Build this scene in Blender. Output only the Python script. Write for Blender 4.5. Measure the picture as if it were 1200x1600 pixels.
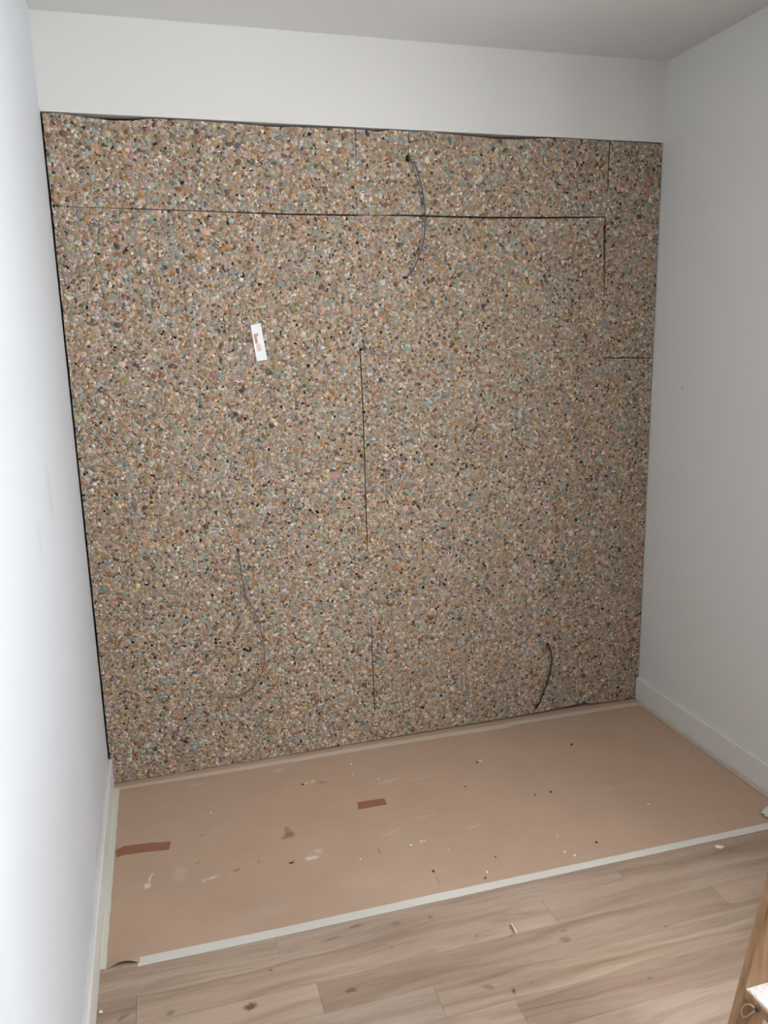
import bpy, bmesh, math, random
import numpy as np
from mathutils import Vector, Matrix
from mathutils.geometry import tessellate_polygon

S = bpy.context.scene
C = S.collection
for o in list(bpy.data.objects):
    bpy.data.objects.remove(o)
rnd = random.Random(7)

# ------------------------------------------------------------------ camera
CAM = Vector((0.2609, -2.8265, 1.5619))
YAW, PITCH, ROLL = 0.2781, -0.2100, -0.0246
fwd = Vector((math.sin(YAW) * math.cos(PITCH), math.cos(YAW) * math.cos(PITCH), math.sin(PITCH)))
rt0 = Vector((math.cos(YAW), -math.sin(YAW), 0))
up0 = rt0.cross(fwd)
rt = rt0 * math.cos(ROLL) + up0 * math.sin(ROLL)
up = -rt0 * math.sin(ROLL) + up0 * math.cos(ROLL)
cd = bpy.data.cameras.new('camera')
cd.sensor_fit = 'VERTICAL'
cd.sensor_height = 36
cd.lens = 27.92
cd.clip_start = 0.02
cam = bpy.data.objects.new('camera', cd)
cam.matrix_world = Matrix(((rt.x, up.x, -fwd.x, CAM.x), (rt.y, up.y, -fwd.y, CAM.y), (rt.z, up.z, -fwd.z, CAM.z), (0, 0, 0, 1)))
C.objects.link(cam)
S.camera = cam

# ------------------------------------------------------------------ room size (metres)
W, H = 2.2116, 2.5643          # foam wall at y = 0, room runs towards -y
YF = -3.7
FOAM_TOP = 2.2815
WIN_Y0, WIN_Y1, WIN_Z0, WIN_Z1 = -2.85, -1.60, 1.00, 1.90
WALL_T = 0.28

# ------------------------------------------------------------------ world, daylight, exposure
w = bpy.data.worlds.new('sky')
S.world = w
w.use_nodes = True
bg = w.node_tree.nodes['Background']
bg.inputs[0].default_value = (0.80, 0.90, 1.0, 1)
bg.inputs[1].default_value = 0.25
S.view_settings.view_transform = 'Standard'
S.view_settings.look = 'None'
S.view_settings.gamma = 1
S.view_settings.use_curve_mapping = False
S.view_settings.exposure = 0.12

def area(name, loc, aim, sx, sy, power, col):
    l = bpy.data.lights.new(name, 'AREA')
    l.shape = 'RECTANGLE'
    l.size, l.size_y = sx, sy
    l.energy = power
    l.color = col
    o = bpy.data.objects.new(name, l)
    o.location = loc
    d = Vector(aim) - Vector(loc)
    o.rotation_euler = d.to_track_quat('-Z', 'Y').to_euler()
    C.objects.link(o)
    return o
area('window_daylight', (W + WALL_T + 0.01, (WIN_Y0 + WIN_Y1) / 2, (WIN_Z0 + WIN_Z1) / 2), (0, (WIN_Y0 + WIN_Y1) / 2, (WIN_Z0 + WIN_Z1) / 2), WIN_Y1 - WIN_Y0, WIN_Z1 - WIN_Z0, 125, (0.925, 0.957, 1.0))

# ------------------------------------------------------------------ helpers
def link(name, me, m=None, parent=None):
    o = bpy.data.objects.new(name, me)
    C.objects.link(o)
    if m:
        me.materials.append(m)
    if parent:
        o.parent = parent
    return o

def obj(name, bm, m=None, parent=None, smooth=False):
    me = bpy.data.meshes.new(name)
    bm.normal_update()
    bm.to_mesh(me)
    bm.free()
    if smooth:
        me.polygons.foreach_set('use_smooth', [True] * len(me.polygons))
    return link(name, me, m, parent)

def tag(o, label, cat, group=None):
    o['label'] = label
    o['category'] = cat
    if group:
        o['group'] = group
    return o

def struct(o, label=None, cat=None):
    o['kind'] = 'structure'
    if label:
        o['label'] = label
        o['category'] = cat
    return o

def empty(name, loc=(0, 0, 0)):
    o = bpy.data.objects.new(name, None)
    o.location = loc
    o.empty_display_size = 0.05
    C.objects.link(o)
    return o

def box(bm, x0, y0, z0, x1, y1, z1):
    r = bmesh.ops.create_cube(bm, size=1)
    for v in r['verts']:
        v.co = Vector(((x0 + x1) / 2 + v.co.x * (x1 - x0), (y0 + y1) / 2 + v.co.y * (y1 - y0), (z0 + z1) / 2 + v.co.z * (z1 - z0)))
    return r['verts']

def bevel(bm, w, seg=2):
    bmesh.ops.bevel(bm, geom=list(bm.edges), offset=w, segments=seg, affect='EDGES', profile=0.6)

def prism(bm, pts, axis, a, b):
    """closed 2-D outline extruded along one axis ('x','y','z') from a to b"""
    def mk(p, t):
        return {'x': (t, p[0], p[1]), 'y': (p[0], t, p[1]), 'z': (p[0], p[1], t)}[axis]
    v0 = [bm.verts.new(mk(p, a)) for p in pts]
    v1 = [bm.verts.new(mk(p, b)) for p in pts]
    bm.faces.new(v0)
    bm.faces.new(list(reversed(v1)))
    n = len(pts)
    for i in range(n):
        bm.faces.new((v0[i], v1[i], v1[(i + 1) % n], v0[(i + 1) % n]))
    bmesh.ops.recalc_face_normals(bm, faces=bm.faces)

def catmull(pts, n=8):
    P = [Vector(p) for p in pts]
    P = [P[0] * 2 - P[1]] + P + [P[-1] * 2 - P[-2]]
    out = []
    for i in range(1, len(P) - 2):
        for k in range(n):
            t = k / n
            a, b, c, d = P[i - 1], P[i], P[i + 1], P[i + 2]
            out.append(0.5 * ((2 * b) + (c - a) * t + (2 * a - 5 * b + 4 * c - d) * t * t + (3 * b - a - 3 * c + d) * t ** 3))
    out.append(P[-2])
    return out

def tube(bm, path, r, seg=8):
    rings = []
    for i, p in enumerate(path):
        d = (path[min(i + 1, len(path) - 1)] - path[max(i - 1, 0)]).normalized()
        a = d.cross(Vector((0.3, 1, 0.2))).normalized()
        b = d.cross(a)
        rr = r(i / (len(path) - 1)) if callable(r) else r
        rings.append([bm.verts.new(p + (a * math.cos(t) + b * math.sin(t)) * rr) for t in (2 * math.pi * k / seg for k in range(seg))])
    for A, B in zip(rings, rings[1:]):
        for k in range(seg):
            bm.faces.new((A[k], A[(k + 1) % seg], B[(k + 1) % seg], B[k]))
    bm.faces.new(list(reversed(rings[0])))
    bm.faces.new(rings[-1])
    bmesh.ops.recalc_face_normals(bm, faces=bm.faces)

def lin(c):
    return tuple((x / 255 / 12.92) if x / 255 <= 0.04045 else ((x / 255 + 0.055) / 1.055) ** 2.4 for x in c) + (1,)

class NT:
    def __init__(self, name, rough=0.8, spec=0.3):
        self.m = bpy.data.materials.new(name)
        self.m.use_nodes = True
        self.t = self.m.node_tree
        self.b = self.t.nodes['Principled BSDF']
        self.b.inputs['Roughness'].default_value = rough
        self.b.inputs['Specular IOR Level'].default_value = spec
    def n(self, typ, **kw):
        nd = self.t.nodes.new(typ)
        for k, v in kw.items():
            if k.startswith('i_'):
                nd.inputs[k[2:].replace('_', ' ')].default_value = v
            elif k.startswith('n_'):
                nd.inputs[int(k[2:])].default_value = v
            else:
                setattr(nd, k, v)
        return nd
    def l(self, a, b):
        self.t.links.new(a, b)
    def math(self, op, a, b=None, clamp=False):
        nd = self.n('ShaderNodeMath', operation=op)
        nd.use_clamp = clamp
        for i, s in enumerate((a, b)):
            if s is None:
                continue
            if isinstance(s, (int, float)):
                nd.inputs[i].default_value = s
            else:
                self.l(s, nd.inputs[i])
        return nd.outputs[0]
    def mix(self, fac, a, b, mode='MIX'):
        nd = self.n('ShaderNodeMix', data_type='RGBA', blend_type=mode)
        for s, i in ((fac, 0), (a, 6), (b, 7)):
            if isinstance(s, (int, float, tuple)):
                nd.inputs[i].default_value = s
            else:
                self.l(s, nd.inputs[i])
        return nd.outputs[2]
    def ramp(self, fac, stops, interp='LINEAR'):
        nd = self.n('ShaderNodeValToRGB')
        cr = nd.color_ramp
        cr.interpolation = interp
        while len(cr.elements) < len(stops):
            cr.elements.new(0.5)
        for e, (p, c) in zip(cr.elements, stops):
            e.position = p
            e.color = c
        self.l(fac, nd.inputs[0])
        return nd.outputs[0]
    def noise(self, vec, scale, detail=3, rough=0.5, w=None, dist=0):
        nd = self.n('ShaderNodeTexNoise')
        nd.inputs['Scale'].default_value = scale
        nd.inputs['Detail'].default_value = detail
        nd.inputs['Roughness'].default_value = rough
        nd.inputs['Distortion'].default_value = dist
        if w is not None:
            nd.noise_dimensions = '4D'
            self.l(w, nd.inputs['W'])
        if vec is not None:
            self.l(vec, nd.inputs['Vector'])
        return nd.outputs[0]
    def mapping(self, vec, scale=(1, 1, 1), loc=(0, 0, 0)):
        nd = self.n('ShaderNodeMapping')
        nd.inputs['Scale'].default_value = scale
        nd.inputs['Location'].default_value = loc
        self.l(vec, nd.inputs[0])
        return nd.outputs[0]
    def bump(self, h, strength, dist):
        nd = self.n('ShaderNodeBump')
        nd.inputs['Strength'].default_value = strength
        nd.inputs['Distance'].default_value = dist
        self.l(h, nd.inputs['Height'])
        self.l(nd.outputs[0], self.b.inputs['Normal'])
    def base(self, c):
        if isinstance(c, tuple):
            self.b.inputs['Base Color'].default_value = c
        else:
            self.l(c, self.b.inputs['Base Color'])
    def blots(self, pos, items, warp=0.0):
        """mask of soft ellipses (stains, knots, scratches) at fixed places on a surface.
        item = (x, y, half length, half width, angle in degrees, strength)"""
        if warp:
            nz = self.n('ShaderNodeTexNoise', i_Scale=60.0, i_Detail=3.0)
            self.l(pos, nz.inputs['Vector'])
            s = self.n('ShaderNodeVectorMath', operation='SUBTRACT')
            self.l(nz.outputs[1], s.inputs[0])
            s.inputs[1].default_value = (0.5, 0.5, 0.5)
            s2 = self.n('ShaderNodeVectorMath', operation='SCALE')
            self.l(s.outputs[0], s2.inputs[0])
            s2.inputs['Scale'].default_value = warp
            a = self.n('ShaderNodeVectorMath', operation='ADD')
            self.l(pos, a.inputs[0])
            self.l(s2.outputs[0], a.inputs[1])
            pos = a.outputs[0]
        acc = None
        for x, y, ra, rb, ang, st in items:
            mp = self.n('ShaderNodeMapping', vector_type='TEXTURE')
            mp.inputs['Location'].default_value = (x, y, 0)
            mp.inputs['Rotation'].default_value = (0, 0, math.radians(ang))
            mp.inputs['Scale'].default_value = (ra, rb, 1000)
            self.l(pos, mp.inputs[0])
            ln = self.n('ShaderNodeVectorMath', operation='LENGTH')
            self.l(mp.outputs[0], ln.inputs[0])
            mr = self.n('ShaderNodeMapRange', interpolation_type='SMOOTHSTEP')
            self.l(ln.outputs[1], mr.inputs[0])
            mr.inputs[1].default_value = 0.35
            mr.inputs[2].default_value = 1.15
            mr.inputs[3].default_value = st
            mr.inputs[4].default_value = 0
            acc = mr.outputs[0] if acc is None else self.math('MAXIMUM', acc, mr.outputs[0])
        return acc

def plain(name, rgb, rough=0.7, spec=0.3, var=0.08, scale=40, bump=0.0):
    t = NT(name, rough, spec)
    co = t.n('ShaderNodeTexCoord').outputs['Object']
    nz = t.noise(co, scale, 3)
    c = lin(rgb)
    t.base(t.mix(nz, tuple(x * (1 - var) for x in c[:3]) + (1,), tuple(min(1, x * (1 + var)) for x in c[:3]) + (1,)))
    if bump:
        t.bump(nz, 0.5, bump)
    return t.m

# ------------------------------------------------------------------ materials
def wall_mat(name, rgb, marks=None):
    t = NT(name, 0.62, 0.25)
    pos = t.n('ShaderNodeNewGeometry').outputs['Position']
    big = t.noise(pos, 2.2, 2)
    c = lin(rgb)
    col = t.mix(big, tuple(x * 0.965 for x in c[:3]) + (1,), c)
    if marks:
        # marks lie on a wall in the y-z plane: swap axes so the blots read (y, z)
        sx = t.n('ShaderNodeSeparateXYZ')
        t.l(pos, sx.inputs[0])
        cx = t.n('ShaderNodeCombineXYZ')
        t.l(sx.outputs[1], cx.inputs[0])
        t.l(sx.outputs[2], cx.inputs[1])
        col = t.mix(t.blots(cx.outputs[0], marks, 0.01), col, lin((120, 118, 116)))
    t.base(col)
    fine = t.noise(pos, 260, 2)
    med = t.noise(pos, 3.2, 2)
    t.bump(t.math('ADD', t.math('MULTIPLY', fine, 0.12), t.math('MULTIPLY', med, 1.6)), 0.35, 0.004)
    return t.m
M_wall = wall_mat('white_wall_paint', (227, 224, 219))
M_wall_r = wall_mat('white_wall_paint_right', (224, 224, 222), [(-0.194, 1.368, 0.007, 0.010, 0, 0.45), (-0.45, 1.2, 0.012, 0.006, 20, 0.08)])
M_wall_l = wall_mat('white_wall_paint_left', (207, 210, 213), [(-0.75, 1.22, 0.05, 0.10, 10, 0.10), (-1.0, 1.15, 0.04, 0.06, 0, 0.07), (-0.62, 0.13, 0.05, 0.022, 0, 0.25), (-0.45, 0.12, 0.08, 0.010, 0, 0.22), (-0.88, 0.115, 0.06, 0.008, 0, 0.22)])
M_ceil = wall_mat('ceiling_paint', (218, 218, 215))
M_base = plain('white_gloss_skirting', (222, 221, 217), 0.38, 0.4, 0.02, 20)
M_dark = plain('dark_plaster_recess', (58, 54, 50), 0.95, 0.1, 0.2, 30)

PAL = [((196, 176, 148), 15), ((176, 152, 122), 16), ((156, 140, 118), 12), ((164, 156, 146), 12), ((140, 134, 126), 8),
       ((176, 176, 170), 6), ((132, 158, 150), 5), ((132, 166, 162), 3.6), ((156, 186, 178), 2.0), ((178, 130, 84), 7),
       ((160, 106, 62), 4), ((128, 98, 72), 5), ((198, 152, 138), 4), ((208, 160, 158), 1.6), ((214, 208, 194), 6),
       ((232, 224, 210), 1.6), ((40, 36, 36), 2.6), ((82, 76, 72), 3.4), ((160, 148, 92), 3), ((206, 180, 110), 2.2), ((98, 104, 106), 3)]
PW = np.array([p[1] for p in PAL], float)
PW /= PW.sum()
PC = np.array([lin(p[0])[:3] for p in PAL]) * np.array((1.13, 1.085, 1.10))
PC = PC * .80 + .20 * (PC * PW[:, None]).sum(0) * (PC.mean(1, keepdims=True) / PC.mean()) ** .8

def foam_base_mat():
    t = NT('rebonded_foam_ground', 0.95, 0.12)
    pos = t.n('ShaderNodeNewGeometry').outputs['Position']
    def layer(scale):
        nz = t.n('ShaderNodeTexNoise', i_Scale=90.0, i_Detail=2.0)
        t.l(pos, nz.inputs['Vector'])
        sc = t.n('ShaderNodeVectorMath', operation='SCALE')
        t.l(nz.outputs[1], sc.inputs[0])
        sc.inputs['Scale'].default_value = 0.008
        ad = t.n('ShaderNodeVectorMath', operation='ADD')
        t.l(pos, ad.inputs[0])
        t.l(sc.outputs[0], ad.inputs[1])
        v = t.n('ShaderNodeTexVoronoi', feature='F1')
        v.inputs['Scale'].default_value = scale
        t.l(ad.outputs[0], v.inputs['Vector'])
        sep = t.n('ShaderNodeSeparateColor')
        t.l(v.outputs['Color'], sep.inputs[0])
        return sep.outputs[0], v.outputs['Distance']
    r1, d1 = layer(115)
    stops, acc = [], 0
    order = list(range(len(PAL)))
    for i in order:
        stops.append((acc, tuple(PC[i] * 0.9) + (1,)))
        acc += PW[i]
    col = t.ramp(r1, stops, 'CONSTANT')
    t.base(col)
    t.bump(t.math('SUBTRACT', 1.0, d1), 0.9, 0.004)
    return t.m
M_foam = foam_base_mat()

def crumb_mat():
    t = NT('foam_crumbs', 0.92, 0.15)
    a = t.n('ShaderNodeAttribute', attribute_name='crumb_colour')
    pos = t.n('ShaderNodeNewGeometry').outputs['Position']
    nz = t.noise(pos, 420, 2)
    t.base(t.mix(t.math('MULTIPLY', nz, 0.5), a.outputs['Color'], lin((104, 92, 78)), 'MIX'))
    t.bump(nz, 0.5, 0.0015)
    return t.m
M_crumb = crumb_mat()

def plank_mat():
    t = NT('oak_laminate', 0.45, 0.35)
    tc = t.n('ShaderNodeTexCoord').outputs['Object']
    oi = t.n('ShaderNodeObjectInfo')
    rw_ = t.math('MULTIPLY', oi.outputs['Random'], 37.0)
    # warp across the plank -> cathedral figures
    warp = t.noise(t.mapping(tc, (1.6, 9, 1)), 1.0, 3, 0.55, rw_)
    sep = t.n('ShaderNodeSeparateXYZ')
    t.l(tc, sep.inputs[0])
    yy = t.math('ADD', sep.outputs[1], t.math('MULTIPLY', t.math('SUBTRACT', warp, 0.5), 0.16))
    cmb = t.n('ShaderNodeCombineXYZ')
    t.l(t.math('MULTIPLY', sep.outputs[0], 0.8), cmb.inputs[0])
    t.l(t.math('MULTIPLY', yy, 34.0), cmb.inputs[1])
    g1 = t.noise(cmb.outputs[0], 1.0, 4, 0.6, rw_)
    fine = t.noise(t.mapping(tc, (14, 420, 1)), 1.0, 2, 0.6, rw_)
    broad = t.noise(t.mapping(tc, (2.2, 14, 1)), 1.0, 3, 0.5, rw_)
    g = t.math('ADD', t.math('MULTIPLY', g1, 0.75), t.math('MULTIPLY', broad, 0.45))
    col = t.ramp(g, [(0.38, lin((142, 118, 100))), (0.52, lin((170, 147, 128))), (0.64, lin((187, 164, 145))), (0.82, lin((200, 178, 159)))])
    col = t.mix(t.math('MULTIPLY', t.math('SUBTRACT', 0.62, fine, True), 0.55), col, lin((120, 94, 74)))
    pos = t.n('ShaderNodeNewGeometry').outputs['Position']
    knots = [(0.371, -1.161, .020, .012, 10, .85), (0.613, -1.189, .016, .009, 0, .6), (0.678, -0.977, .022, .007, 5, .45), (0.786, -1.001, .016, .008, 0, .35),
             (0.605, -1.006, .03, .006, 4, .4), (1.199, -1.197, .018, .012, 0, .45), (0.074, -1.101, .018, .007, 20, .5), (0.184, -1.123, .014, .010, 0, .4),
             (0.993, -1.31, .007, .010, 0, .8), (0.885, -1.007, .008, .010, 0, .3), (0.433, -1.063, .006, .005, 0, .55), (0.98, -1.112, .009, .006, 0, .4),
             (1.332, -1.377, .008, .007, 0, .4), (1.479, -1.235, .010, .005, 0, .4), (0.751, -1.082, .006, .007, 0, .3), (1.07, -1.14, .005, .005, 0, .5),
             (1.21, -1.165, .012, .006, 0, .3), (0.94, -1.28, .02, .008, -30, .4), (1.05, -1.3, .004, .004, 0, .5)]
    col = t.mix(t.blots(pos, knots, 0.014), col, lin((88, 62, 48)))
    col = t.mix(1.0, col, oi.outputs['Color'], 'MULTIPLY')
    t.base(col)
    t.bump(fine, 0.08, 0.0008)
    return t.m
M_plank = plank_mat()

def paper_mat():
    t = NT('kraft_floor_paper', 0.58, 0.3)
    pos = t.n('ShaderNodeNewGeometry').outputs['Position']
    mott = t.noise(pos, 6, 4, 0.6)
    fine = t.noise(t.mapping(pos, (60, 320, 60)), 1.0, 2)
    col = t.mix(mott, lin((184, 155, 132)), lin((198, 171, 148)))
    col = t.mix(t.math('MULTIPLY', fine, 0.25), col, lin((176, 147, 124)))
    dust = t.noise(pos, 26, 4, 0.7)
    col = t.mix(t.math('MULTIPLY', t.math('SUBTRACT', dust, 0.56, True), 1.1), col, lin((206, 186, 168)))
    amber = [(0.575, -0.508, .021, .024, 0, .72), (0.572, -0.490, .013, .034, 0, .5), (0.560, -0.520, .020, .007, 0, .6), (0.392, -0.636, .016, .006, 25, .5), (0.461, -0.611, .006, .003, 0, .5),
             (0.277, -0.56, .012, .006, 15, .3), (0.304, -0.421, .010, .004, 10, .3), (0.557, -0.652, .010, .006, 0, .5), (0.742, -0.232, .02, .008, -30, .4)]
    col = t.mix(t.blots(pos, amber, 0.012), col, lin((128, 88, 40)))
    dark = [(0.831, -0.682, .0016, .019, 3, .8), (0.957, -0.87, .0016, .022, 2, .7), (0.461, -0.618, .006, .002, -40, .8), (0.8, -0.44, .03, .001, 10, .25), (0.30, -0.422, .012, .0025, 10, .35), (0.216, -0.512, .010, .002, 15, .4)]
    col = t.mix(t.blots(pos, dark), col, lin((84, 62, 48)))
    chalk = [(0.129, -0.624, .012, .016, 0, .85), (0.139, -0.592, .006, .028, -12, .7), (0.318, -0.649, .020, .007, 10, .7), (0.291, -0.654, .008, .007, 0, .5), (0.623, -0.648, .026, .012, 8, .75),
             (0.647, -0.622, .016, .014, 0, .4), (0.224, -0.60, .028, .045, 0, .18), (1.16, -0.655, .04, .005, 8, .3), (1.03, -0.55, .05, .006, 10, .18), (0.98, -0.30, .06, .010, 8, .22),
             (0.3, -0.10, .04, .007, 5, .3), (0.9, -0.6, .05, .012, 20, .16), (0.6, -0.10, .03, .02, 0, .25), (1.7, -0.6, .03, .02, 0, .10), (0.45, -0.85, .1, .03, 10, .06), (0.75, -0.8, .08, .05, 0, .05), (1.1, -0.32, .07, .01, 5, .12)]
    col = t.mix(t.blots(pos, chalk, 0.02), col, lin((226, 220, 212)))
    t.base(col)
    crease = t.noise(pos, 5, 2, 0.4, dist=0.6)
    t.bump(crease, 0.25, 0.012)
    return t.m
M_paper = paper_mat()

def tape_mat(name, rgb):
    t = NT(name, 0.6, 0.3)
    pos = t.n('ShaderNodeNewGeometry').outputs['Position']
    cr = t.noise(t.mapping(pos, (160, 60, 60)), 1.0, 3)
    c = lin(rgb)
    t.base(t.mix(cr, tuple(x * .88 for x in c[:3]) + (1,), c))
    t.bump(cr, 0.3, 0.001)
    return t.m
M_tape = tape_mat('white_masking_tape', (222, 218, 208))
M_tape_b = tape_mat('dusty_masking_tape', (214, 198, 180))
M_tape_l = tape_mat('cream_masking_tape', (222, 221, 208))
M_btape = tape_mat('brown_packing_tape', (158, 108, 84))
M_blue = plain('blue_grey_cable_sheath', (70, 92, 108), 0.45, 0.4)
def two_tone():
    t = NT('faded_cable_sheath', 0.5, 0.35)
    sx = t.n('ShaderNodeSeparateXYZ')
    t.l(t.n('ShaderNodeTexCoord').outputs['Object'], sx.inputs[0])
    mr = t.n('ShaderNodeMapRange', interpolation_type='SMOOTHSTEP')
    mr.inputs[1].default_value = .62
    mr.inputs[2].default_value = .70
    t.l(sx.outputs[2], mr.inputs[0])
    t.base(t.mix(mr.outputs[0], lin((128, 82, 70)), lin((70, 78, 88))))
    return t.m
M_red = two_tone()
M_black = plain('dark_violet_cable_sheath', (44, 38, 50), 0.45, 0.4)
M_blk = plain('black_foam', (30, 28, 30), 0.9, 0.1)
M_label = plain('white_label_paper', (244, 244, 246), 0.5, 0.3, 0.01)
M_orange = plain('orange_brown_print', (206, 154, 120), 0.6, 0.2, 0.25, 120)
M_peach = plain('pale_peach_print', (228, 204, 190), 0.6, 0.2, 0.1, 150)
M_gprint = plain('grey_print', (150, 150, 168), 0.6, 0.2)
M_white = plain('white_plaster_bits', (236, 232, 224), 0.8, 0.2)
M_cream = plain('cream_foam_bits', (212, 192, 160), 0.9, 0.2)
M_brown = plain('brown_debris', (92, 66, 48), 0.9, 0.2)
def wood_mat():
    t = NT('pine_wood', 0.5, 0.3)
    tc = t.n('ShaderNodeTexCoord').outputs['Object']
    g = t.noise(t.mapping(tc, (60, 60, 5)), 1.0, 3)
    t.base(t.ramp(g, [(0.35, lin((152, 118, 86))), (0.65, lin((180, 146, 112)))]))
    return t.m
M_wood = wood_mat()
M_dust = plain('white_paint_dust', (214, 206, 202), 0.9, 0.15, 0.08, 60, 0.002)
M_string = plain('pale_string', (196, 176, 150), 0.9, 0.1)
M_steel = plain('dark_metal', (60, 64, 66), 0.4, 0.5)

# ------------------------------------------------------------------ room shell
bm = bmesh.new()
box(bm, -0.15, YF - 0.15, -0.12, W + WALL_T, 0.2, -0.008)
floor = struct(obj('floor', bm, M_dark))
# laminate planks: rows run along x, one row is 0.1 m deep
def add_plank(x0, x1, y1, pitch, tint):
    L = x1 - x0
    bm = bmesh.new()
    g = 0.0002
    box(bm, g, -pitch + g, -0.008, L - g, -g, 0)
    bmesh.ops.bevel(bm, geom=[e for e in bm.edges if all(v.co.z > -0.001 for v in e.verts)], offset=0.0004, segments=1, affect='EDGES')
    o = obj('plank', bm, M_plank, floor)
    o.location = (x0, y1, 0)
    o.color = tint + (1,)
known = {0: [(.463, (1.0, 1.0, .99)), (1.483, (.95, .95, .96)), (9, (.86, .83, .81))],
         1: [(.105, (.88, .86, .85)), (1.21, (1.0, .99, .98)), (9, (.93, .92, .91))],
         2: [(.537, (1.03, 1.02, 1.0)), (1.702, (.86, .84, .82)), (9, (.93, .90, .88))],
         3: [(.811, (.91, .93, .95)), (1.95, (1.02, 1.03, 1.0)), (9, (.9, .88, .87))],
         4: [(.985, (1.0, 1.0, 1.0)), (9, (.92, .89, .87))]}
pitch = 0.0995
row = -10
while -0.9385 - pitch * row > YF:
    y1 = -0.9385 - pitch * row
    if row in known:
        segs = known[row]
    else:
        j = rnd.uniform(0.2, 1.1)
        segs = [(j, (rnd.uniform(.9, 1.02),) * 3), (j + 1.1, (rnd.uniform(.88, 1.0),) * 3), (9, (rnd.uniform(.88, 1.0),) * 3)]
    x = 0.0
    for xe, tint in segs:
        xe = min(xe, W)
        if xe - x > 0.02:
            add_plank(x, xe, min(y1, 0.049), min(pitch, min(y1, 0.049) - (y1 - pitch)), tint)
        x = xe
    row += 1

bm = bmesh.new()
box(bm, -0.15, YF - 0.15, H, W + WALL_T, 0.2, H + 0.12)
struct(obj('ceiling', bm, M_ceil))
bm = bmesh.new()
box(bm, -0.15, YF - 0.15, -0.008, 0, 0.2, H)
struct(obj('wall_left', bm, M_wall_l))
bm = bmesh.new()
XR = W + WALL_T
box(bm, W, WIN_Y1, -0.008, XR, 0.2, H)
box(bm, W, YF - 0.15, -0.008, XR, WIN_Y0, H)
box(bm, W, WIN_Y0, -0.008, XR, WIN_Y1, WIN_Z0)
box(bm, W, WIN_Y0, WIN_Z1, XR, WIN_Y1, H)
struct(obj('wall_right', bm, M_wall_r))
bm = bmesh.new()
box(bm, 0, 0.0, FOAM_TOP + 0.0015, W, 0.2, H)
struct(obj('wall_back', bm, M_wall))
bm = bmesh.new()
box(bm, 0, 0.05, -0.008, W, 0.2, FOAM_TOP + 0.0015)
rec = struct(obj('trim_1', bm, M_dark))
# window frame in the opening behind the viewer
wf = bmesh.new()
fx0, fx1 = W + WALL_T - 0.07, W + WALL_T - 0.02
for a in ((WIN_Y0, WIN_Z0, WIN_Y1, WIN_Z0 + .06), (WIN_Y0, WIN_Z1 - .06, WIN_Y1, WIN_Z1), (WIN_Y0, WIN_Z0 + .06, WIN_Y0 + .06, WIN_Z1 - .06), (WIN_Y1 - .06, WIN_Z0 + .06, WIN_Y1, WIN_Z1 - .06),
          ((WIN_Y0 + WIN_Y1) / 2 - .04, WIN_Z0 + .06, (WIN_Y0 + WIN_Y1) / 2 + .04, WIN_Z1 - .06)):
    box(wf, fx0, a[0], a[1], fx1, a[2], a[3])
struct(obj('window_1', wf, M_base))

# skirting boards
BT, BZ = 0.013, 0.103
def skirting(name, side):
    bm = bmesh.new()
    pr = [(0, 0.0), (BT, 0.0), (BT, BZ - 0.006), (BT - 0.003, BZ - 0.001), (BT - 0.007, BZ), (0, BZ)]
    if side == 'l':
        prism(bm, [(x, z) for x, z in pr], 'y', YF, -0.001)
    else:
        prism(bm, [(W - x, z) for x, z in pr], 'y', YF, -0.001)
    o = struct(obj(name, bm, M_base))
    return o
skirting('baseboard_left', 'l')
skirting('baseboard_right', 'r')
# thin cap line where paint bridges skirting and wall on the right
# ------------------------------------------------------------------ foam insulation lining
lining = empty('insulation_lining', (W / 2, 0.02, 0))
tag(lining, 'speckled multicoloured crumb-foam insulation boards lining the back wall below a white strip', 'insulation')

def interp(pts, t):
    if t <= pts[0][0]:
        return pts[0][1]
    for (a, va), (b, vb) in zip(pts, pts[1:]):
        if t <= b:
            return va + (vb - va) * (t - a) / (b - a)
    return pts[-1][1]
# seam centre lines (position along the seam -> offset) and gap widths
V1_X = [(0, 1.010), (.15, 1.009), (.5, 1.005), (.79, .999), (1.28, .998), (1.54, .994), (2.0, .995)]
V1_G = [(0, .0004), (.12, .0004), (.15, .0036), (.48, .0036), (.50, .0004), (.77, .0004), (.82, .004), (1.30, .0048), (1.53, .0042), (1.56, .0005), (2, .0005)]
V1T_X = [(2.0, .997), (2.28, 1.0)]
V1T_G = [(2.0, .0018), (2.05, .0022), (2.06, .0004), (2.14, .0004), (2.16, .0024), (2.3, .0026)]
H_Z = [(0, 2.007), (.437, 2.002), (.755, 1.997), (.99, 1.998), (1.14, 2.001), (1.484, 1.999), (1.742, 2.003), (1.957, 2.009), (2.2, 2.009)]
H_G = [(0, .0014), (.3, .0032), (.55, .0030), (.72, .0058), (.99, .0066), (1.003, .002), (1.09, .0016), (1.13, .0055), (1.3, .0075), (1.6, .0062), (1.7, .0072), (1.90, .0062), (1.94, .003), (1.975, .0006), (2.2, .0006)]
V2_X = [(0, 1.990), (1.485, 1.985), (1.76, 1.979), (1.90, 1.974), (1.985, 1.972), (2.02, 1.974), (2.12, 1.980), (2.28, 1.982)]
V2_G = [(0, .0005), (1.4, .0005), (1.50, .0008), (1.70, .0012), (1.76, .006), (1.85, .010), (1.985, .012), (2.0, .004), (2.02, .0006), (2.09, .0006), (2.12, .0050), (2.3, .0055)]
R_Z = [(1.9, 1.482), (2.0, 1.482), (2.2, 1.476)]
R_G = [(1.98, .0030), (2.0, .0042), (2.19, .0045), (2.21, .0045)]
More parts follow.
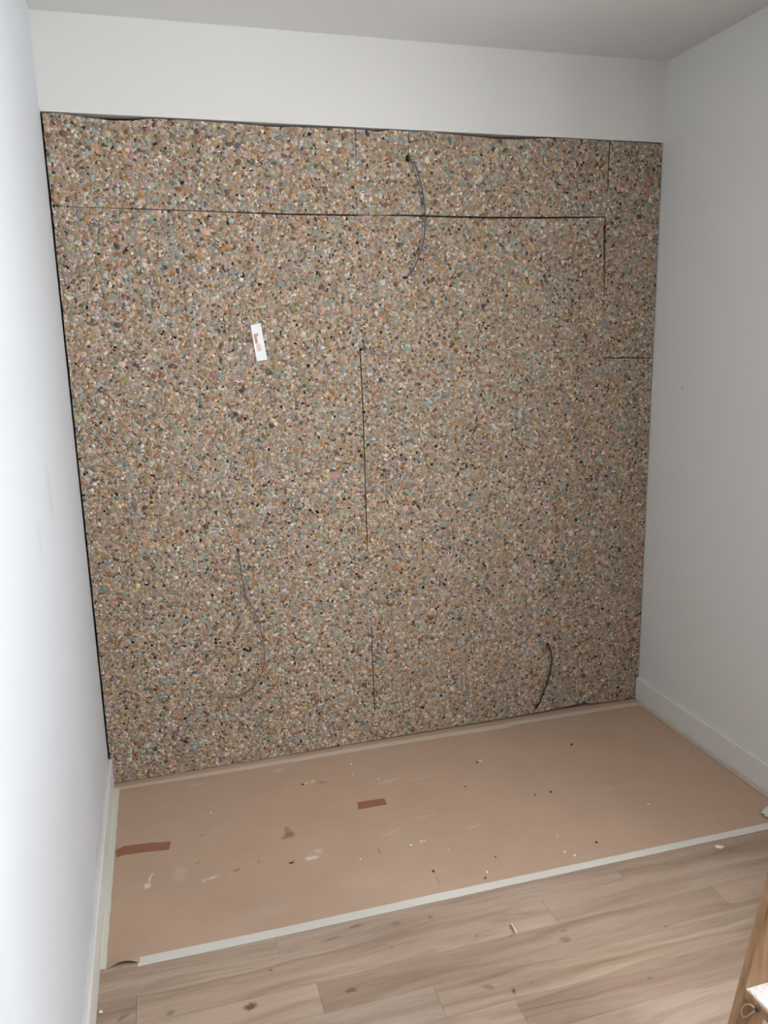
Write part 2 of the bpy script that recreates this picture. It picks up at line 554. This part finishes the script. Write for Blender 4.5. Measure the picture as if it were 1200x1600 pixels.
TOP = [(0, .004), (.03, .002), (.08, .004), (.14, .010), (.21, .015), (.27, .013), (.33, .004), (.45, .003), (.5, .005), (.62, .006), (.7, .010), (.78, .007), (.9, .005), (1.0, .004), (1.08, .010),
       (1.12, .001), (1.2, .004), (1.26, .0005), (1.33, .005), (1.42, .009), (1.52, .013), (1.6, .012), (1.68, .006), (1.75, .001), (1.85, .0005), (2.0, .0012), (2.1, .0015), (2.2, .004)]
BOT = [(0, .003), (.5, .003), (1.05, .006), (1.6, .009), (1.78, .012), (1.93, .018), (1.95, .026), (1.965, .012), (2.0, .008), (2.1, .004), (2.2, .003)]
LEFT = 0.0065
RIGHT = W - 0.0022
jag = lambda s: rnd.uniform(-s, s)
def frange(a, b, n):
    return [a + (b - a) * i / n for i in range(n + 1)]
def seam(cx, gx, a, b, sgn, n=None):
    n = n or max(4, int(abs(b - a) / 0.016))
    return [(t, interp(cx, t) + sgn * (interp(gx, t) / 2) + jag(0.0004)) for t in frange(a, b, n)]
top_line = lambda a, b: [(x, FOAM_TOP - interp(TOP, x) - abs(jag(.0016))) for x in frange(a, b, int((b - a) / .014))]
bot_line = lambda a, b: [(x, interp(BOT, x) + abs(jag(.0012))) for x in frange(a, b, int((b - a) / .014))]
def side_left(a, b):
    return [(LEFT + jag(.0008), z) for z in frange(a, b, int(abs(b - a) / .02))]
def side_right(a, b):
    return [(RIGHT - abs(jag(.0022)), z) for z in frange(a, b, int(abs(b - a) / .014))]
vx = lambda L: [(x, z) for z, x in L]      # vertical seam: (z, x) -> (x, z)

def outline(*runs):
    pts = []
    for r in runs:
        for p in r:
            if not pts or (abs(p[0] - pts[-1][0]) + abs(p[1] - pts[-1][1])) > 0.0012:
                pts.append(p)
    if (abs(pts[0][0] - pts[-1][0]) + abs(pts[0][1] - pts[-1][1])) < 0.0012:
        pts.pop()
    return pts
g = 0.0003
zt = lambda x: interp(H_Z, x)
# outlines run counter-clockwise seen from the room (x right, z up)
B = {}
B['left_large'] = outline(bot_line(LEFT, 1.010 - g), vx(seam(V1_X, V1_G, 0.012, zt(.99) - .004, -1)), list(reversed(seam(H_Z, H_G, LEFT, .993, -1))), side_left(zt(0) - .003, .006))
B['mid_large'] = outline(bot_line(1.010 + g, 1.990 - g), vx(seam(V2_X, V2_G, 0.012, zt(1.96) - .004, -1)), list(reversed(seam(H_Z, H_G, .997, 1.966, -1))), list(reversed(vx(seam(V1_X, V1_G, .012, zt(.99) - .003, 1)))))
B['top_left'] = outline(seam(H_Z, H_G, LEFT, .996, 1), vx(seam(V1T_X, V1T_G, zt(1) + .004, FOAM_TOP - .006, -1)), list(reversed(top_line(LEFT, .998))), side_left(FOAM_TOP - .006, zt(0) + .002))
# the cable slit: cut from the top edge down to the cable hole
SL = [(1.1915, FOAM_TOP - .004), (1.1905, 2.24), (1.1900, 2.203), (1.1935, 2.199), (1.1960, 2.192), (1.1950, 2.184), (1.1900, 2.178), (1.1830, 2.178), (1.1775, 2.184), (1.1770, 2.192), (1.1805, 2.199), (1.1873, 2.203), (1.1878, 2.24), (1.1885, FOAM_TOP - .004)]
B['top_mid'] = outline(seam(H_Z, H_G, 1.0, 1.970, 1), vx(seam(V2_X, V2_G, zt(1.97) + .004, FOAM_TOP - .003, -1)), list(reversed(top_line(1.196, 1.980))), SL, list(reversed(top_line(1.003, 1.184))), list(reversed(vx(seam(V1T_X, V1T_G, zt(1) + .004, FOAM_TOP - .006, 1)))))
B['right_upper'] = outline(seam(R_Z, R_G, 1.987, RIGHT - .001, 1), side_right(1.484, FOAM_TOP - .006), list(reversed(top_line(1.985, RIGHT - .002))), list(reversed(vx(seam(V2_X, V2_G, 1.487, FOAM_TOP - .004, 1)))))
B['right_lower'] = outline(bot_line(1.990 + g, RIGHT - .002), side_right(.006, 1.470), list(reversed(seam(R_Z, R_G, 1.987, RIGHT - .002, -1))), list(reversed(vx(seam(V2_X, V2_G, .012, 1.477, 1)))))
def circ(x, z, rx, rz, n=9):
    return [(x + rx * (1 + jag(.25)) * math.cos(2 * math.pi * k / n), z + rz * (1 + jag(.25)) * math.sin(2 * math.pi * k / n)) for k in range(n)]
HOLES = {'left_large': [circ(.514, .838, .005, .009), circ(.515, .459, .007, .005), circ(.535, .463, .006, .004)],
         'mid_large': [circ(1.170, 1.789, .012, .006), circ(1.766, .311, .010, .009), circ(1.716, .033, .008, .009)]}

def in_poly(px, pz, poly):
    x, z = np.asarray(poly, float).T
    x2, z2 = np.roll(x, -1), np.roll(z, -1)
    ins = np.zeros(len(px), bool)
    dmin = np.full(len(px), 9.0)
    for a, b, c, d in zip(x, z, x2, z2):
        cond = ((b > pz) != (d > pz))
        if abs(d - b) > 1e-12:
            ins ^= cond & (px < (c - a) * (pz - b) / (d - b) + a)
        ex, ez = c - a, d - b
        t = np.clip(((px - a) * ex + (pz - b) * ez) / max(ex * ex + ez * ez, 1e-12), 0, 1)
        dmin = np.minimum(dmin, np.hypot(px - a - t * ex, pz - b - t * ez))
    return ins, dmin

rng = np.random.default_rng(11)
def crumbs_mesh(name, poly, holes, density=12500):
    P = np.array(poly)
    lo, hi = P.min(0), P.max(0)
    n = int((hi - lo).prod() * density)
    c = lo + rng.random((n, 2)) * (hi - lo)
    r = np.clip(np.exp(rng.normal(math.log(.0047), .42, n)), .0020, .0135)
    ins, d = in_poly(c[:, 0], c[:, 1], poly)
    ok = ins & (d > r * np.where(rng.random(n) < .72, .98, .55))
    for h in holes:
        i2, d2 = in_poly(c[:, 0], c[:, 1], h)
        ok &= ~i2 & (d2 > r * 1.15)
    c, r = c[ok], r[ok]
    n = len(c)
    k = rng.choice(len(PAL), n, p=PW)
    # shredded lots were not mixed evenly: neighbours lean towards the same hue
    f = np.sin(c[:, 0] * 17 + 3 * np.sin(c[:, 1] * 9)) * np.sin(c[:, 1] * 21 + 2 * np.sin(c[:, 0] * 13))
    swap = (rng.random(n) < .10) & (f > .3)
    k[swap] = rng.choice([6, 7, 3], swap.sum())
    swap = (rng.random(n) < .10) & (f < -.3)
    k[swap] = rng.choice([1, 9, 12], swap.sum())
    big = r > .009
    k[big & ((k == 16) | (k == 15))] = 1
    dark = (k == 16)
    r[dark] *= .85
    col = PC[k] * np.exp(rng.normal(0, .16, (n, 1))) * np.exp(rng.normal(0, .05, (n, 3)))
    ang = rng.random(n) * 2 * math.pi
    el = rng.uniform(.55, 1.0, n)
    h = r * rng.uniform(.10, .42, n)
    h[dark] *= .3
    t = np.arange(6) * math.pi / 3
    rad = rng.uniform(.72, 1.2, (n, 6))
    lx, lz = rad * np.cos(t), rad * np.sin(t) * el[:, None]
    ca, sa = np.cos(ang)[:, None], np.sin(ang)[:, None]
    ox, oz = (lx * ca - lz * sa) * r[:, None], (lx * sa + lz * ca) * r[:, None]
    V = np.zeros((n, 13, 3))
    V[:, 0:6, 0] = c[:, :1] + ox
    V[:, 0:6, 2] = c[:, 1:] + oz
    V[:, 0:6, 1] = .0006
    s = rng.uniform(.55, .85, (n, 6))
    tx, tz = rng.normal(0, .10, (2, n, 1)) * r[:, None]
    V[:, 6:12, 0] = c[:, :1] + ox * s + tx
    V[:, 6:12, 2] = c[:, 1:] + oz * s + tz
    V[:, 6:12, 1] = -h[:, None] * rng.uniform(.6, 1.0, (n, 6))
    V[:, 12, 0] = c[:, 0] + tx[:, 0]
    V[:, 12, 2] = c[:, 1] + tz[:, 0]
    V[:, 12, 1] = -h * 1.08
    F = []
    for i in range(6):
        j = (i + 1) % 6
        F += [(i, j, 6 + j), (i, 6 + j, 6 + i), (6 + i, 6 + j, 12)]
    F = (np.array(F)[None] + (np.arange(n) * 13)[:, None, None]).reshape(-1, 3)
    me = bpy.data.meshes.new(name)
    me.vertices.add(n * 13)
    me.vertices.foreach_set('co', V.reshape(-1))
    me.loops.add(F.size)
    me.loops.foreach_set('vertex_index', F.reshape(-1).astype(np.int32))
    me.polygons.add(len(F))
    me.polygons.foreach_set('loop_start', np.arange(0, F.size, 3, dtype=np.int32))
    me.update(calc_edges=True)
    at = me.attributes.new('crumb_colour', 'FLOAT_COLOR', 'POINT')
    cc = np.ones((n, 13, 4), np.float32)
    cc[:, :, :3] = np.clip(col, 0, 1)[:, None, :]
    at.data.foreach_set('color', cc.reshape(-1))
    return me

DEPTH = 0.044
for key, poly in B.items():
    holes = HOLES.get(key, [])
    loops = [poly] + holes
    flat = [p for l in loops for p in l]
    tris = tessellate_polygon([[Vector((x, z, 0)) for x, z in l] for l in loops])
    bm = bmesh.new()
    fv = [bm.verts.new((x, 0, z)) for x, z in flat]
    bv = [bm.verts.new((x, DEPTH, z)) for x, z in flat]
    for a, b, c in tris:
        try:
            bm.faces.new((fv[a], fv[b], fv[c]))
            bm.faces.new((bv[c], bv[b], bv[a]))
        except ValueError:
            pass
    o = 0
    for l in loops:
        m = len(l)
        for i in range(m):
            a, b = o + i, o + (i + 1) % m
            try:
                bm.faces.new((fv[a], bv[a], bv[b], fv[b]))
            except ValueError:
                pass
        o += m
    bmesh.ops.recalc_face_normals(bm, faces=bm.faces)
    board = obj('insulation_board', bm, M_foam)
    board.parent = lining
    board.matrix_parent_inverse = Matrix.Translation(-Vector(lining.location))
    cm = crumbs_mesh('foam_crumbs', poly, holes)
    cr = link('foam_crumbs', cm, M_crumb, board)
    cr['kind'] = 'stuff'

# ------------------------------------------------------------------ cables on the foam
def cable(name, pts, r, m, label):
    path = catmull(pts, 8)
    bm = bmesh.new()
    tube(bm, path, r)
    return tag(obj(name, bm, m, smooth=True), label, 'cable')
cable('cable', [(1.187, .006, 2.192), (1.188, -.001, 2.190), (1.197, -0.0110, 2.178), (1.211, -0.0130, 2.160), (1.227, -0.0130, 2.112), (1.240, -0.0130, 2.037), (1.244, -0.0130, 1.984), (1.236, -0.0130, 1.918),
                (1.218, -0.0130, 1.863), (1.198, -0.0120, 1.819), (1.180, -0.0090, 1.795), (1.170, .001, 1.789), (1.167, .005, 1.788)], .0025, M_blue, 'thin blue-grey cable arching out of the slit at the top of the foam')
cable('cable', [(.514, .006, .838), (.515, -.002, .834), (.518, -0.0090, .778), (.524, -0.0090, .717), (.532, -0.0090, .667), (.555, -0.0100, .615), (.569, -0.0100, .571), (.580, -0.0100, .512), (.586, -0.0100, .460),
                (.583, -0.0100, .397), (.566, -0.0100, .348), (.537, -0.0100, .308), (.507, -0.0090, .287), (.475, -0.0080, .279), (.440, -0.0075, .281)], .0017, M_red, 'thin reddish-brown cable hooked in a J on the lower left foam')
cable('cable', [(1.766, .006, .312), (1.765, -.002, .309), (1.770, -0.0110, .296), (1.777, -0.0130, .272), (1.780, -0.0130, .237), (1.772, -0.0130, .192), (1.758, -0.0130, .142), (1.741, -0.0120, .099), (1.727, -0.0100, .060),
                (1.718, -.003, .038), (1.716, .004, .032)], .0029, M_black, 'short dark violet cable bowing down the lower right foam')
cable('cable', [(.513, .006, .459), (.517, -.002, .460), (.523, -0.0100, .457), (.531, -0.0090, .452), (.537, -.003, .456), (.539, .005, .461)], .0028, M_blk, 'stubby black wire end poking from the foam beside the J-shaped cable')

# ------------------------------------------------------------------ paper label stuck to the foam
lab = empty('paper_label', (.630, -.004, 1.573))
tag(lab, 'small white paper label with an orange smudged print stuck on the foam', 'label')
a = math.radians(7.6)
def lpt(u, v):
    # quad corners measured on the board
    tl, tr, br, bl = (.605, 1.632), (.640, 1.639), (.657, 1.514), (.620, 1.509)
    x = (tl[0] * (1 - u) + tr[0] * u) * (1 - v) + (bl[0] * (1 - u) + br[0] * u) * v
    z = (tl[1] * (1 - u) + tr[1] * u) * (1 - v) + (bl[1] * (1 - u) + br[1] * u) * v
    return x - .630, z - 1.573
def lab_sheet(name, us, vs, y, th, m, bend=True):
    bm = bmesh.new()
    nu, nv = 5, 12
    grid = {}
    for k, yy in ((0, y), (1, y + th)):
        for i in range(nu + 1):
            for j in range(nv + 1):
                u = us[0] + (us[1] - us[0]) * i / nu
                v = vs[0] + (vs[1] - vs[0]) * j / nv
                x, z = lpt(u, v)
                b = -.0022 * (v - .5) ** 2 * 4 - .0016 * max(0, (u - .6)) + .0007 * math.sin(v * 9 + u * 3)
                grid[k, i, j] = bm.verts.new((x, yy + b, z))
    for i in range(nu):
        for j in range(nv):
            bm.faces.new((grid[0, i, j], grid[0, i + 1, j], grid[0, i + 1, j + 1], grid[0, i, j + 1]))
            bm.faces.new((grid[1, i, j], grid[1, i, j + 1], grid[1, i + 1, j + 1], grid[1, i + 1, j]))
    rim = [(i, 0) for i in range(nu)] + [(nu, j) for j in range(nv)] + [(i, nv) for i in range(nu, 0, -1)] + [(0, j) for j in range(nv, 0, -1)]
    for (a, b), (c, d) in zip(rim, rim[1:] + rim[:1]):
        bm.faces.new((grid[0, a, b], grid[1, a, b], grid[1, c, d], grid[0, c, d]))
    bmesh.ops.recalc_face_normals(bm, faces=bm.faces)
    return obj(name, bm, m, lab)
lab_sheet('label_sheet', (0, 1), (0, 1), -.0005, .0004, M_label)
lab_sheet('printed_mark', (.16, .42), (.26, .52), -.0009, .0002, M_orange)['label'] = 'orange-brown printed smudge'
lab_sheet('printed_mark', (.44, .56), (.25, .33), -.0009, .0002, M_gprint)['label'] = 'small grey printed spot'
lab_sheet('printed_mark', (.22, .62), (.54, .74), -.0009, .0002, M_peach)['label'] = 'pale peach printed block'

# ------------------------------------------------------------------ floor paper and tapes
PZ = 0.0004
def sheet(name, x0, x1, y0, y1, nx, ny, zf, th, m, edge=None):
    bm = bmesh.new()
    gr = {}
    for k in (0, 1):
        for i in range(nx + 1):
            for j in range(ny + 1):
                u, v = i / nx, j / ny
                ya = y0(x0 + (x1 - x0) * u) if callable(y0) else y0
                x, y = x0 + (x1 - x0) * u, ya + (y1 - ya) * v
                if edge:
                    x, y = edge(x, y, u, v)
                gr[k, i, j] = bm.verts.new((x, y, zf(x, y) + (th if k else 0)))
    for i in range(nx):
        for j in range(ny):
            bm.faces.new((gr[1, i, j], gr[1, i + 1, j], gr[1, i + 1, j + 1], gr[1, i, j + 1]))
            bm.faces.new((gr[0, i, j], gr[0, i, j + 1], gr[0, i + 1, j + 1], gr[0, i + 1, j]))
    for i in range(nx):
        bm.faces.new((gr[0, i, 0], gr[0, i + 1, 0], gr[1, i + 1, 0], gr[1, i, 0]))
        bm.faces.new((gr[0, i + 1, ny], gr[0, i, ny], gr[1, i, ny], gr[1, i + 1, ny]))
    for j in range(ny):
        bm.faces.new((gr[0, 0, j + 1], gr[0, 0, j], gr[1, 0, j], gr[1, 0, j + 1]))
        bm.faces.new((gr[0, nx, j], gr[0, nx, j + 1], gr[1, nx, j + 1], gr[1, nx, j]))
    return obj(name, bm, m, smooth=False)
def paper_front(x):
    return -0.930 - 0.022 * min(1, x / 1.0) if x > .1 else -0.931
def curl(x, y):
    # the loose front-left corner of the paper lifts in a little wave
    if x < .115 and y < -.86:
        k = (y + .86) / -.07
        return PZ + .013 * k * k * max(0, math.sin(math.pi * min(1, max(0, (x - .030) / .080)))) ** 1.0
    return PZ
pap = sheet('floor_paper', .0145, W - .016, paper_front, .038, 200, 60, curl, .0003, M_paper)
tag(pap, 'brown kraft protection paper covering the floor below the foam wall', 'paper')
TZ = PZ + .0005
def strip(pts_top, pts_bot, m, label, cat='tape', name='masking_tape', z=TZ, th=.0003, n=60, group=None, rag=0.0):
    """flat tape between two edge polylines given as (x, y) points"""
    bm = bmesh.new()
    rows = []
    for i in range(n + 1):
        t = i / n
        def at(P):
            s = t * (len(P) - 1)
            k = min(int(s), len(P) - 2)
            f = s - k
            return P[k][0] * (1 - f) + P[k + 1][0] * f, P[k][1] * (1 - f) + P[k + 1][1] * f
        a, b = at(pts_top), at(pts_bot)
        j1, j2 = rnd.uniform(-rag, rag), rnd.uniform(-rag, rag)
        zz = z + rnd.uniform(0, .0002)
        rows.append([bm.verts.new((a[0], a[1] + j1, zz)), bm.verts.new((b[0], b[1] + j2, zz)), bm.verts.new((a[0], a[1] + j1, zz + th)), bm.verts.new((b[0], b[1] + j2, zz + th))])
    for A, Bq in zip(rows, rows[1:]):
        bm.faces.new((A[2], A[3], Bq[3], Bq[2]))
        bm.faces.new((A[0], Bq[0], Bq[1], A[1]))
        bm.faces.new((A[0], A[2], Bq[2], Bq[0]))
        bm.faces.new((A[1], Bq[1], Bq[3], A[3]))
    for R in (rows[0], rows[-1]):
        bm.faces.new((R[0], R[1], R[3], R[2]))
    bmesh.ops.recalc_face_normals(bm, faces=bm.faces)
    return tag(obj(name, bm, m), label, cat, group)
strip([(.105, -.914), (.469, -.922), (.969, -.924), (1.379, -.930), (1.83, -.935), (2.150, -.938)], [(.106, -.947), (.465, -.953), (.958, -.955), (1.365, -.958), (1.811, -.962), (2.150, -.968)],
      M_tape, 'long white masking tape holding the front edge of the brown paper to the laminate', rag=.0004)
strip([(.0165, -.028), (.53, -.0285), (1.04, -.026), (1.57, -.033)], [(.0165, -.048), (.524, -.057), (1.029, -.056), (1.575, -.067)], M_tape_b,
      'long left length of dusty beige tape along the foot of the foam wall', rag=.0003)
strip([(1.56, -.028), (1.88, -.030), (2.188, -.033)], [(1.56, -.058), (1.88, -.062), (2.188, -.064)], M_tape_b,
      'short right length of dusty beige tape along the foot of the foam wall', z=TZ + .0006, n=24, rag=.0003)
strip([(2.196, -.036), (2.1955, -.45), (2.196, -.972)], [(2.179, -.036), (2.178, -.45), (2.177, -.972)], M_tape_b, 'narrow beige tape running beside the right skirting board', z=TZ + .0013, n=40)
# left tape: folded, half on the skirting and half on the paper
bm = bmesh.new()
prev = None
for i in range(61):
    y = -.035 - (.930 - .035) * i / 60
    wv = .0006 * math.sin(i * .9) + jag(.0004)
    hx = .014 + .0135 + .005 * (1 - i / 60) + wv + (jag(.002) if i == 60 else 0)
    zz = .014 + .004 * math.sin(i * .13) + jag(.0004)
    c0 = [bm.verts.new((BT + .0003, y, zz)), bm.verts.new((BT + .0006, y, TZ + .002)), bm.verts.new((BT + .0025, y, TZ + .0008)), bm.verts.new((hx, y, TZ + .0006))]
    if prev:
        for a_, b_, c_, d_ in zip(prev, prev[1:], c0[1:], c0):
            bm.faces.new((a_, b_, c_, d_))
    prev = c0
bmesh.ops.recalc_face_normals(bm, faces=bm.faces)
bmesh.ops.solidify(bm, geom=list(bm.faces), thickness=-.0003)
tag(obj('masking_tape', bm, M_tape_l), 'cream masking tape folded along the foot of the left skirting board', 'tape')
strip([(.033, -.416), (.058, -.402), (.13, -.410), (.203, -.424)], [(.036, -.456), (.059, -.450), (.13, -.456), (.196, -.467)], M_btape, 'long strip of brown packing tape by the left end of the paper', name='packing_tape', n=24)
strip([(.831, -.398), (.88, -.400), (.927, -.404)], [(.825, -.442), (.88, -.442), (.927, -.443)], M_btape, 'short piece of brown packing tape in the middle of the paper', name='packing_tape', n=12)

# ------------------------------------------------------------------ loose bits on the floor
def bit(name, x, y, r, m, label, cat, group=None, flat=.6, el=1.0, ang=0, z=PZ + .0003, sub=1):
    bm = bmesh.new()
    bmesh.ops.create_icosphere(bm, subdivisions=sub, radius=1)
    ca, sa = math.cos(ang), math.sin(ang)
    for v in bm.verts:
        k = rnd.uniform(.7, 1.2)
        px, py = v.co.x * r * el * k, v.co.y * r / math.sqrt(el) * k
        v.co = Vector((px * ca - py * sa, px * sa + py * ca, max(v.co.z * flat * r * k + r * flat * .7, 0)))
    o = obj(name, bm, m)
    o.location = (x, y, z)
    return tag(o, label, cat, group)
WHITE = [(.874, -.141, .0036, 'white crumb behind the short brown tape, farther one of two in line'),
         (.860, -.218, .0040, 'white crumb behind the short brown tape, nearer one of two in line'),
         (.671, -.126, .0030, 'faint white crumb between the back tape and the cream foam scrap'),
         (.933, -.688, .0048, 'white crumb just left of the touching pair of white crumbs'),
         (.970, -.680, .0042, 'left crumb of the touching pair in front of the short brown tape'),
         (.981, -.680, .0036, 'right crumb of the touching pair in front of the short brown tape'),
         (1.109, -.883, .0048, 'white crumb by the front tape with a dark crumb right in front of it'),
         (1.376, -.868, .0046, 'duller left crumb of the white pair just behind the front tape'),
         (1.396, -.894, .0050, 'bright right crumb of the white pair just behind the front tape'),
         (1.393, -.791, .0036, 'faint crumb behind the white pair near the front tape'),
         (1.771, -.727, .0052, 'white crumb lying alone at the far right of the brown paper'),
         (.942, -.278, .0036, 'small white crumb behind the right end of the short brown tape'),
         (.763, -.703, .0042, 'white crumb right of the plaster smear and left of the dark scratch'),
         (.340, -.303, .0042, 'white crumb lying alone behind the long brown tape strip'),
         (1.038, -.743, .0030, 'tiny white crumb in front of and right of the touching pair')]
for x, y, r, lb in WHITE:
    bit('plaster_crumb', x, y, r, M_white, lb, 'crumb', 'white crumbs scattered on the floor paper', el=rnd.uniform(1, 1.4), ang=rnd.uniform(0, 3))
DARK = [(.958, -.828, .0045, 'dark crumb at the head of the thin scratch near the front tape'),
        (1.496, -.552, .0046, 'darker right one of two dark crumbs on the right half of the paper'),
        (1.434, -.553, .0040, 'fainter left one of two dark crumbs on the right half of the paper'),
        (1.495, -.856, .0052, 'dark crumb right of the white pair near the front tape'),
        (1.094, -.905, .0042, 'dark crumb touching the rear edge of the front tape'),
        (1.163, -.824, .0030, 'tiny dark crumb behind and right of the crumb at the front tape'),
        (1.731, -.277, .0060, 'dark crumb farthest back on the right side of the paper'),
        (1.224, -.424, .0034, 'tiny dark crumb at the small pale foam scrap')]
for x, y, r, lb in DARK:
    bit('dark_crumb', x, y, r, M_brown, lb, 'crumb', 'dark crumbs scattered on the floor paper', flat=.5, el=rnd.uniform(1, 1.6), ang=rnd.uniform(0, 3))
bit('debris_chip', .557, -.655, .0060, M_brown, 'dark brown chip lying left of the white plaster smear on the paper', 'chip', flat=.4, el=1.5)
bit('foam_scrap', .684, -.224, .0075, M_cream, 'cream foam scrap with a dark underside lying near the back tape', 'scrap', el=1.1, sub=2)
bit('foam_scrap', .672, -.228, .0050, M_brown, 'brown foam scrap touching the cream scrap near the back tape', 'scrap', el=1.3)
bit('foam_scrap', .709, -.217, .0080, M_cream, 'longest pale foam scrap lying right of the cream scrap near the back tape', 'scrap', flat=.3, el=1.6, ang=.5, sub=2)
bit('foam_scrap', 1.340, -.279, .0080, M_cream, 'pale foam scrap alone on the right half of the paper', 'scrap', flat=.5, el=1.4, ang=-.2, sub=2)
bit('foam_scrap', 1.330, -.282, .0050, M_brown, 'brown foam scrap touching the lone pale scrap', 'scrap', flat=.5)
bit('foam_scrap', 1.228, -.415, .0060, M_cream, 'small pale foam scrap in front of the lone pale scrap', 'scrap', flat=.5)
# items on the bare laminate
bm = bmesh.new()
tube(bm, [Vector((1.085, -1.106, .0040)), Vector((1.085, -1.113, .0044)), Vector((1.0845, -1.124, .0046)), Vector((1.0835, -1.134, .0042)), Vector((1.083, -1.139, .0038))], lambda t: .0020 + .0016 * t, 8)
tag(obj('wall_plug', bm, plain('pale_grey_plastic', (226, 212, 198), .5, .3)), 'small pale plug-shaped sliver lying on the laminate', 'plug')
bit('plaster_chip', 1.843, -.995, .0095, M_white, 'white chip lying on the laminate in front of the right end of the tape', 'chip', flat=.3, el=1.5, ang=-.5, z=0.0002, sub=2)
bit('plaster_crumb', .0215, -1.07, .0055, M_white, 'white crumb on the laminate against the left skirting board', 'crumb', z=0.0002)
bit('tape_scrap', 2.112, -.905, .022, M_tape, 'crumpled white scrap lying at the right end of the front tape', 'scrap', flat=.7, el=1.3, z=TZ + .0008, sub=3)

# ------------------------------------------------------------------ wooden step ladder at the right edge
LX, LZ, K = 1.353, .22, .20
lad = empty('step_ladder', (LX, -1.86, 0))
tag(lad, 'light wooden step ladder with white-dusted treads, cut off by the right edge', 'ladder')
def lobj(name, bm, m, parent=lad):
    bmesh.ops.translate(bm, verts=bm.verts, vec=-Vector(lad.location))
    return obj(name, bm, m, parent)
fx = lambda z: LX + K * (z - LZ)
HT = 1.22
def stile(ya, yb):
    bm = bmesh.new()
    prism(bm, [(fx(0), 0), (fx(0) + .075, 0), (fx(HT) + .075, HT), (fx(HT), HT)], 'y', ya, yb)
    bevel(bm, .0015, 1)
    lobj('stile', bm, M_wood)
YA, YB = -2.050, -1.666
stile(YB, YB + .020)
stile(YA - .020, YA)
for z in (.22, .47, .72, .97):
    bm = bmesh.new()
    box(bm, fx(z) - .001, YA, z - .022, fx(z) + .074, YB, z)
    bevel(bm, .002, 1)
    tr = lobj('tread', bm, M_wood)
    # uneven crust of white plaster dust on the tread
    bm = bmesh.new()
    n1, n2 = 14, 40
    gr = [[bm.verts.new((fx(z) + .001 + .070 * i / n1 + (rnd.uniform(0, .003) if i == 0 else 0), YA + .001 + (YB - YA - .002) * j / n2, z + (.0004 if i in (0, n1) or j in (0, n2) else .0015 + rnd.uniform(0, .0022)))) for j in range(n2 + 1)] for i in range(n1 + 1)]
    for i in range(n1):
        for j in range(n2):
            bm.faces.new((gr[i][j], gr[i + 1][j], gr[i + 1][j + 1], gr[i][j + 1]))
    bmesh.ops.recalc_face_normals(bm, faces=bm.faces)
    d = lobj('dust_crust', bm, M_dust, tr)
    d['label'] = 'white dust crust'
bm = bmesh.new()
box(bm, fx(HT) - .02, YA - .03, HT, fx(HT) + .16, YB + .03, HT + .022)
bevel(bm, .003, 1)
lobj('top_step', bm, M_wood)
for ya in (YA - .018, YB - .002):
    bm = bmesh.new()
    xt, xb = fx(HT) + .115, 1.98
    prism(bm, [(xb, 0), (xb + .045, 0), (xt + .03, HT), (xt - .015, HT)], 'y', ya, ya + .020)
    lobj('rear_leg', bm, M_wood)
bm = bmesh.new()
box(bm, 1.885, YA + .002, .30, 1.905, YB - .002, .35)
lobj('cross_bar', bm, M_wood)
# string loop hanging from a dark hook on the lowest tread in view
bm = bmesh.new()
loop = [(1.344, -1.709, .212), (1.343, -1.692, .208), (1.343, -1.677, .190), (1.343, -1.672, .172), (1.343, -1.681, .166), (1.343, -1.695, .186), (1.343, -1.707, .206), (1.344, -1.711, .212)]
tube(bm, catmull(loop, 6), .0016, 6)
sl = tag(obj('string_loop', bm, M_string, smooth=True), 'pale string loop knotted to a dark hook under the white-dusted ladder tread', 'string')
bm = bmesh.new()
bmesh.ops.create_icosphere(bm, subdivisions=2, radius=.0045)
for v in bm.verts:
    v.co = Vector((1.3445 + v.co.x * .9, -1.711 + v.co.y * 1.0, .213 + v.co.z * 1.5))
obj('hook', bm, M_steel, sl)['label'] = 'dark knot'
